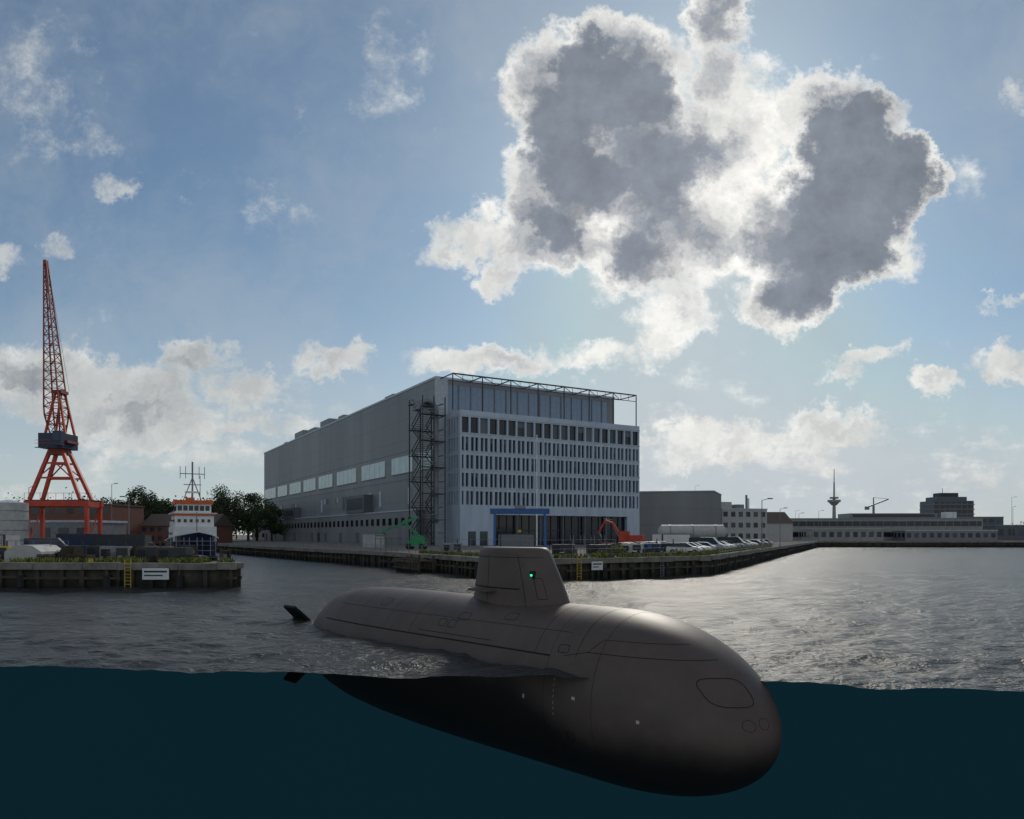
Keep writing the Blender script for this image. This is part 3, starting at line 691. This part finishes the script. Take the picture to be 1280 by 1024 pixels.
shrub((11.2,78.5,Q),1.1,1.6); shrub((9.2,77,Q),.7,.8); shrub((-34,64,Q),1.0,.6); shrub((-28,63.5,Q),1.2,.5); shrub((18.5,82.2,Q),.8,.8)
# ------------------------------------------------------------------ vehicles
def car(loc,rz,paint,van=False):
    e=empty('parked_car' if not van else 'parked_van',loc,rz); c=MB()
    if van: S_=[(-2.5,.4,1.0,1.9,.85,.75),(-2.4,.3,1.1,2.05,.93,.8),(-1,.28,1.12,2.1,.93,.82),(.9,.28,1.12,2.08,.93,.82),(1.7,.28,1.05,1.2,.93,.85),(2.35,.3,.95,1.0,.88,.8),(2.5,.4,.7,.75,.8,.75)]
    else: S_=[(-2.2,.4,.78,.80,.76,.7),(-2.1,.25,.88,.93,.84,.78),(-1.75,.22,.93,1.0,.88,.78),(-1.1,.22,.94,1.42,.89,.62),(.2,.22,.93,1.46,.89,.64),(1.05,.22,.92,1.0,.89,.78),(1.9,.24,.80,.86,.86,.76),(2.15,.32,.62,.66,.78,.7)]
    vs=[]
    for (x_,zb,zl,zr,w1_,w2_) in S_: vs+=[(x_,-w1_*.93,zb),(x_,-w1_,(zb+zl)/2),(x_,-w1_*.98,zl),(x_,-w2_,zr),(x_,w2_,zr),(x_,w1_*.98,zl),(x_,w1_,(zb+zl)/2),(x_,w1_*.93,zb)]
    for i in range(len(S_)-1):
        for j in range(8):
            f=(i*8+j,i*8+(j+1)%8,i*8+8+(j+1)%8,i*8+8+j); hi=max(S_[i][3],S_[i+1][3])>1.2
            gm='glass_dark' if (hi and j in(2,4)) or (j==3 and abs(S_[i][3]-S_[i+1][3])>.3) else paint
            c.add([vs[k] for k in f],[(0,1,2,3)],gm)
    c.add(vs[:8],[tuple(range(8))[::-1]],paint); c.add(vs[-8:],[tuple(range(8))],paint)
    x1=S_[-1][0]; c.box(x1-.06,x1+.02,-.7,-.4,.5,.62,'white'); c.box(x1-.06,x1+.02,.4,.7,.5,.62,'white'); c.box(-x1-.08,-x1+.03,-.72,-.5,.6,.75,'red'); c.box(-x1-.08,-x1+.03,.5,.72,.6,.75,'red')
    c.make('body',e)
    wl=MB()
    for xx in (-1.35,1.35):
        for s_ in(-1,1): wl.cyl((xx,s_*.72,.32),(xx,s_*.92,.32),.32,n=16,m='rubber'); wl.cyl((xx,s_*.9,.32),(xx,s_*.93,.32),.19,n=12,m='steel_grey')
    wl.make('wheels',e)
dq=Vector((85,177)).normalized(); nq=Vector((-dq.y,dq.x))
for i in range(24):
    pos=Vector((22,83))+dq*(9+i*3.4+ (2 if i%5==4 else 0))+nq*(4.6+random.uniform(-.3,.3))
    car((pos.x,pos.y,Q),math.atan2(nq.y,nq.x)+(math.pi if random.random()<.6 else 0)+random.uniform(-.05,.05),'paint%d'%random.choice([0,3,6,0,1,2,5,3]),van=(i in(4,11)))
for i in range(6):
    pos=Vector((22,83))+dq*(8+i*4.2)+nq*(13+random.uniform(-.5,.5)); car((pos.x,pos.y,Q),math.atan2(nq.y,nq.x)+random.uniform(-.1,.1),'paint%d'%random.choice([0,1,2,3,5]))
for x_,y_ in ((-100,128),(-55,88),(-47,95),(-88,120)): car((x_,y_,Q),random.uniform(0,3),'paint%d'%random.choice([0,1,2]),van=x_==-55)
ex=empty('excavator',(18.5,116,Q),R(160)); c=MB()
for s_ in(-1,1):
    c.yprism([(-2,.25),(-1.7,0),(1.7,0),(2,.25),(2,.6),(1.7,.85),(-1.7,.85),(-2,.6)],s_*1.25-.3,s_*1.25+.3,'rubber')
c.box(-1.8,1.6,-1.3,1.3,1.0,1.3,'steel_dark'); c.box(-2.2,.6,-1.3,1.3,1.3,2.4,'red'); c.box(-.1,1.5,.2,1.3,1.3,3.0,'red'); c.box(0,1.56,.3,1.2,1.9,2.85,'glass_dark'); c.box(-.05,1.54,.16,.199,1.9,2.85,'glass_dark')
c.make('undercarriage_and_cab',ex); c=MB()
pts=[Vector((1.2,-.3,1.7)),Vector((2.8,-.3,4.3)),Vector((4.0,-.3,4.7)),Vector((5.2,-.3,2.6))]
for a,b_,w_ in zip(pts[:-1],pts[1:],(.34,.30,.24)): c.beam(a,b_,w_,'red')
c.beam((1.6,-.3,1.6),(2.6,-.3,3.6),.12,'steel_grey'); c.beam((3.0,-.3,4.8),(4.2,-.3,5.0),.12,'steel_grey'); c.yprism([(4.9,2.7),(5.5,2.6),(5.8,1.7),(5.0,1.5),(4.6,2.1)],-.8,.2,'steel_dark'); c.make('boom_and_bucket',ex)
gb=empty('boom_lift',(-16,124,Q),R(175)); c=MB(); c.box(-1.6,1.6,-1.1,1.1,.5,1.4,'green'); c.box(-1.2,.8,-.9,.9,1.4,2.3,'green')
for xx in(-1.1,1.1):
    for s_ in(-1,1): c.cyl((xx,s_*.9,.5),(xx,s_*1.3,.5),.5,n=14,m='rubber')
for a,b_ in (((-.6,0,2.2),(2.4,0,4.6)),((2.4,0,4.6),(-.4,.3,5.4)),((-.4,.3,5.4),(5.6,.3,3.0))): c.beam(a,b_,.32,'green')
c.box(5.4,6.8,-.5,1.1,2.2,2.35,'steel_dark')
for z in (2.8,3.3): 
    for y_ in (-.5,1.1): c.beam((5.4,y_,z),(6.8,y_,z),.06,'green')
for x_ in(5.4,6.8):
    for y_ in (-.5,1.1): c.beam((x_,y_,2.3),(x_,y_,3.3),.06,'green')
c.make('lift_body',gb)
ga=empty('gantry_crane',(1.2,115,Q)); c=MB()
for xx in(-3.9,3.9):
    for y_ in(-1.6,1.6): c.beam((xx,y_*1.3,.3),(xx,y_*.5,5.7),.34,'blue')
    c.box(xx-.3,xx+.3,-2.6,2.6,.15,.55,'blue'); c.beam((xx,-1.6,2.6),(xx,1.6,2.6),.2,'blue')
c.box(-4.6,4.6,-.85,-.35,5.7,6.5,'blue'); c.box(-4.6,4.6,.35,.85,5.7,6.5,'blue'); c.box(-.8,.9,-1.0,1.0,6.5,7.0,'steel_grey'); c.beam((0,0,5.8),(0,0,3.2),.05,'steel_dark'); c.box(-.25,.25,-.2,.2,2.8,3.2,'yellow')
c.make('gantry_frame',ga)
def pole(name,loc,h,r=.08,arm=0,m='white'):
    c=MB(); c.cyl((0,0,0),(0,0,h),r,r*.6,10,m); c.cyl((0,0,0),(0,0,.3),r*2.2,r*2.2,10,'steel_grey')
    if arm: c.beam((0,0,h),(arm,0,h+.25),.08,m); c.box(arm-.35,arm+.35,-.14,.14,h+.15,h+.32,'steel_grey'); 
    else: c.cyl((0,0,h),(0,0,h+.15),r,r*.3,10,m)
    c.make(name,loc=loc)
pole('flagpole',(4.9,146,Q),22.0,.17)
for x_,y_,h,a in ((36.5,108,7.5,1.2),(58,160,8,1.2),(90,232,9,1.2),(-58,112,8,-1),(112,270,11,1.4),(196,290,17,1.5),(214,300,12,1.4),(170,285,12,1.2),(-24,130,7,1.0),(104,420,30,2),(138,360,14,1.5),(210,310,14,1),(-98,150,12,1),(-92,170,14,1)): pole('street_lamp',(x_,y_,Q),h,.09,a,'steel_grey')
c=MB(); c.beam((0,0,0),(0,0,20),1.0,'steel_grey'); c.beam((-4,0,19),(9,0,24),.8,'steel_grey'); c.beam((0,0,20),(0,0,25),.5,'steel_grey'); c.beam((0,0,25),(9,0,24),.2,'steel_grey'); c.box(-5,-3,-1,1,17.5,19.5,'steel_grey'); c.make('harbour_crane',loc=(220,450,Q))
def railing(name,pts,h=1.05,step=2.,m='steel_grey',rails=(.5,1.05)):
    c=MB()
    for a,b_ in zip(pts[:-1],pts[1:]):
        a=Vector(a);b_=Vector(b_); L=(b_-a).length; n=max(1,int(L/step))
        for k in range(n+1): q=a+(b_-a)*k/n; c.beam((q.x,q.y,Q),(q.x,q.y,Q+h),.05,m)
        for r_ in rails: c.beam((a.x,a.y,Q+r_),(b_.x,b_.y,Q+r_),.04,m)
    c.make(name)
railing('quay_railing',[(-62,168.5),(-13.5,97),(0,72.5)]); railing('quay_railing',[(24,85.5),(104,256)],m='conc_light')
railing('site_fence',[(3,72),(21,83.8)],h=1.1,step=2.4,m='steel_grey')
railing('site_fence',[(-75,70),(-42,70)],h=1.9,step=1.6,m='blue',rails=(.1,1.0,1.9))
railing('site_fence',[(-14,100),(4,79),(12,86)],h=1.9,step=3.2,m='steel_grey',rails=(.1,1.9))
c=MB(); 
for i in range(14): c.box(-76+i*1.7,-74.45+i*1.7,69.4,69.44,Q+.1,Q+1.7,random.choice(['blue','blue','navy','offwhite','white']))
c.make('hoarding_fence')
def sign(name,loc,rz,w_,h):
    c=MB(); c.box(-w_/2,w_/2,-.05,0,0,h,'white'); c.box(-w_/2+.15,w_/2-.15,-.06,-.052,h*.62,h*.78,'navy'); c.box(-w_/2+.15,w_/2-.5,-.06,-.052,h*.3,h*.42,'steel_dark'); c.box(-w_/2-.04,w_/2+.04,0,.05,-.04,h+.04,'steel_dark'); c.make(name,loc=loc,rz=rz)
sign('harbour_sign',(-29.6,61.45,.75),0,2.2,.95)
fd=math.atan2(13,20.65)
sign('harbour_sign',(8.5,73.9,.95),fd,1.4,.85)
def ladder(loc,rz,col='timber'):
    c=MB()
    for s_ in(-.25,.25): c.beam((s_,0,-1),(s_,0,Q+.4),.05,col)
    for k in range(9): c.beam((-.25,0,-.2+.28*k),(.25,0,-.2+.28*k),.04,col)
    c.make('quay_ladder',loc=loc,rz=rz)
ladder((-31.9,61.4,0),0,'yellow'); ladder((6.6,72.7,0),fd,'yellow'); ladder((-48,61.4,0),0,'steel_grey'); ladder((16,78.8,0),fd,'steel_grey')
c=MB(); 
for i in range(9):
    for j in range(2):
        px=-12.5+i*.75*.58+(-1.6*j); py=92-i*1.0*.86-(1.0*j); c.cyl((px,py,-1.5),(px,py,1.5+random.random()*.6),.16,n=8,m='timber')
for z in (.5,1.3): c.beam((-13.2,92.5,z),(-9.0,85,z),.16,'timber'); c.beam((-14.8,91.5,z),(-10.6,84,z),.16,'timber')
for i in range(12):
    t=i/11; c.beam((-13.2+4.2*t,92.5-7.5*t,1.45),(-14.8+4.2*t,91.5-7.5*t,1.45),.13,'timber')
c.make('timber_jetty')
def bollard(x_,y_): 
    c=MB(); c.cyl((0,0,0),(0,0,.5),.22,.18,12,'yellow'); c.cyl((0,0,.5),(0,0,.7),.3,.28,12,'steel_dark'); c.box(-.35,.35,-.35,.35,0,.06,'steel_dark'); c.make('mooring_bollard',loc=(x_,y_,Q+.02))
for x_,y_ in((-27,63.2),(-36,63.2),(-45,63.2),(-54,63.2),(5,73.3),(13,78.4),(20,82.7),(28,97),(35,112)): bollard(x_,y_)
def container(loc,rz,l,h,col):
    c=MB(); c.box(0,l,0,2.4,0,h,col)
    k=.2
    while k<l-.1: c.box(k,k+.12,-.05,-.001,.15,h-.15,col); k+=.3
    for xx in(0,l): c.box(xx-.08,xx+.08,-.08,.1,0,h,'steel_dark')
    c.box(-.05,l+.05,-.06,.1,h,h+.1,'steel_dark'); c.make('shipping_container',loc=loc,rz=rz)
container((-70,76,Q),R(3),6,2.4,'blue'); container((-62,82,Q),R(-4),6,2.4,'offwhite'); container((-80,95,Q),0,12,2.5,'steel_grey'); container((-64,104,Q),R(5),6,2.5,'navy')
container((-24,140,Q),R(120),6,2.5,'offwhite'); container((24,118,Q),R(30),6,2.5,'white'); container((-2,128,Q),R(10),6,2.5,'steel_grey'); container((-74,88,Q),R(-8),6,2.5,'white'); container((-52,92,Q),R(6),6,2.4,'steel_dark')
def tent(loc,rz,w_,d_,h):
    c=MB(); c.yprism([(0,0),(w_,0),(w_,h*.6),(w_*.75,h*.95),(w_*.5,h),(w_*.25,h*.95),(0,h*.6)],0,d_,'offwhite'); c.make('storage_tent',loc=loc,rz=rz)
tent((-46,67,Q),R(4),3.2,4,1.55)
def pallet_stack(loc,rz):
    c=MB(); 
    for i in range(random.randint(3,8)): c.box(-.6,.6,-.4,.4,i*.15,i*.15+.03,'bark'); c.box(-.6,.6,-.4,-.3,i*.15+.03,i*.15+.12,'bark'); c.box(-.6,.6,.3,.4,i*.15+.03,i*.15+.12,'bark')
    c.make('pallet_stack',loc=loc,rz=rz)
def cable_reel(loc,rz):
    c=MB(); c.cyl((0,-.4,.7),(0,-.34,.7),.7,n=18,m='bark'); c.cyl((0,.34,.7),(0,.4,.7),.7,n=18,m='bark'); c.cyl((0,-.34,.7),(0,.34,.7),.4,n=14,m='rubber'); c.make('cable_reel',loc=loc,rz=rz)
def genset(loc,rz,m='steel_dark'):
    c=MB(); c.box(-1.3,1.3,-.6,.6,.25,1.35,m); c.box(-1.2,-.4,-.62,-.601,.45,1.1,'rubber'); c.box(.1,1.1,-.62,-.601,.5,1.2,'steel_dark'); c.cyl((.8,0,1.35),(.8,0,1.9),.07,m='steel_dark'); c.box(-1.4,1.4,-.5,.5,.1,.25,'steel_grey')
    for xx in(-.8,.8): c.cyl((xx,-.7,.25),(xx,-.55,.25),.25,n=12,m='rubber')
    c.make('generator',loc=loc,rz=rz)
def scaffold(loc,rz,l,h):
    c=MB()
    for i in range(int(l/1.5)+1):
        for yy in(0,1): c.beam((i*1.5,yy,0),(i*1.5,yy,h),.06,'steel_grey')
    for z in np.arange(.8,h,1.0): c.beam((0,0,z),(int(l/1.5)*1.5,0,z),.05,'steel_grey'); c.beam((0,1,z),(int(l/1.5)*1.5,1,z),.05,'steel_grey')
    c.box(0,int(l/1.5)*1.5,.05,.95,h*.6,h*.6+.05,'bark'); c.make('scaffold',loc=loc,rz=rz)
scaffold((-58,74,Q),R(5),6,2.6); scaffold((-36,78,Q),R(-8),4.5,2.2); scaffold((-20,108,Q),R(-50),7,3.2); scaffold((8,96,Q),R(20),5,2.4)
for i in range(12): pallet_stack((random.uniform(-44,-27),random.uniform(65,72),Q),random.uniform(0,3))
for i in range(8): cable_reel((random.uniform(-46,-30),random.uniform(66,76),Q),random.uniform(0,3))
for x_,y_,m_ in((-38,71,'steel_grey'),(-33,68,'steel_dark'),(-35,73,'darkred'),(-50,72,'yellow'),(-30,66,'steel_dark'),(10,84,'steel_dark'),(15,92,'offwhite'),(18,96,'blue'),(6,86,'steel_dark'),(21,100,'steel_dark'),(-8,98,'steel_grey'),(13,98,'darkred'),(-56,66,'offwhite'),(-52,65,'steel_grey'),(-41,74,'steel_dark'),(-45,76,'navy')): genset((x_,y_,Q),random.uniform(-.4,.4),m_)
for i in range(7): pallet_stack((random.uniform(4,20),random.uniform(86,92),Q),random.uniform(0,3))
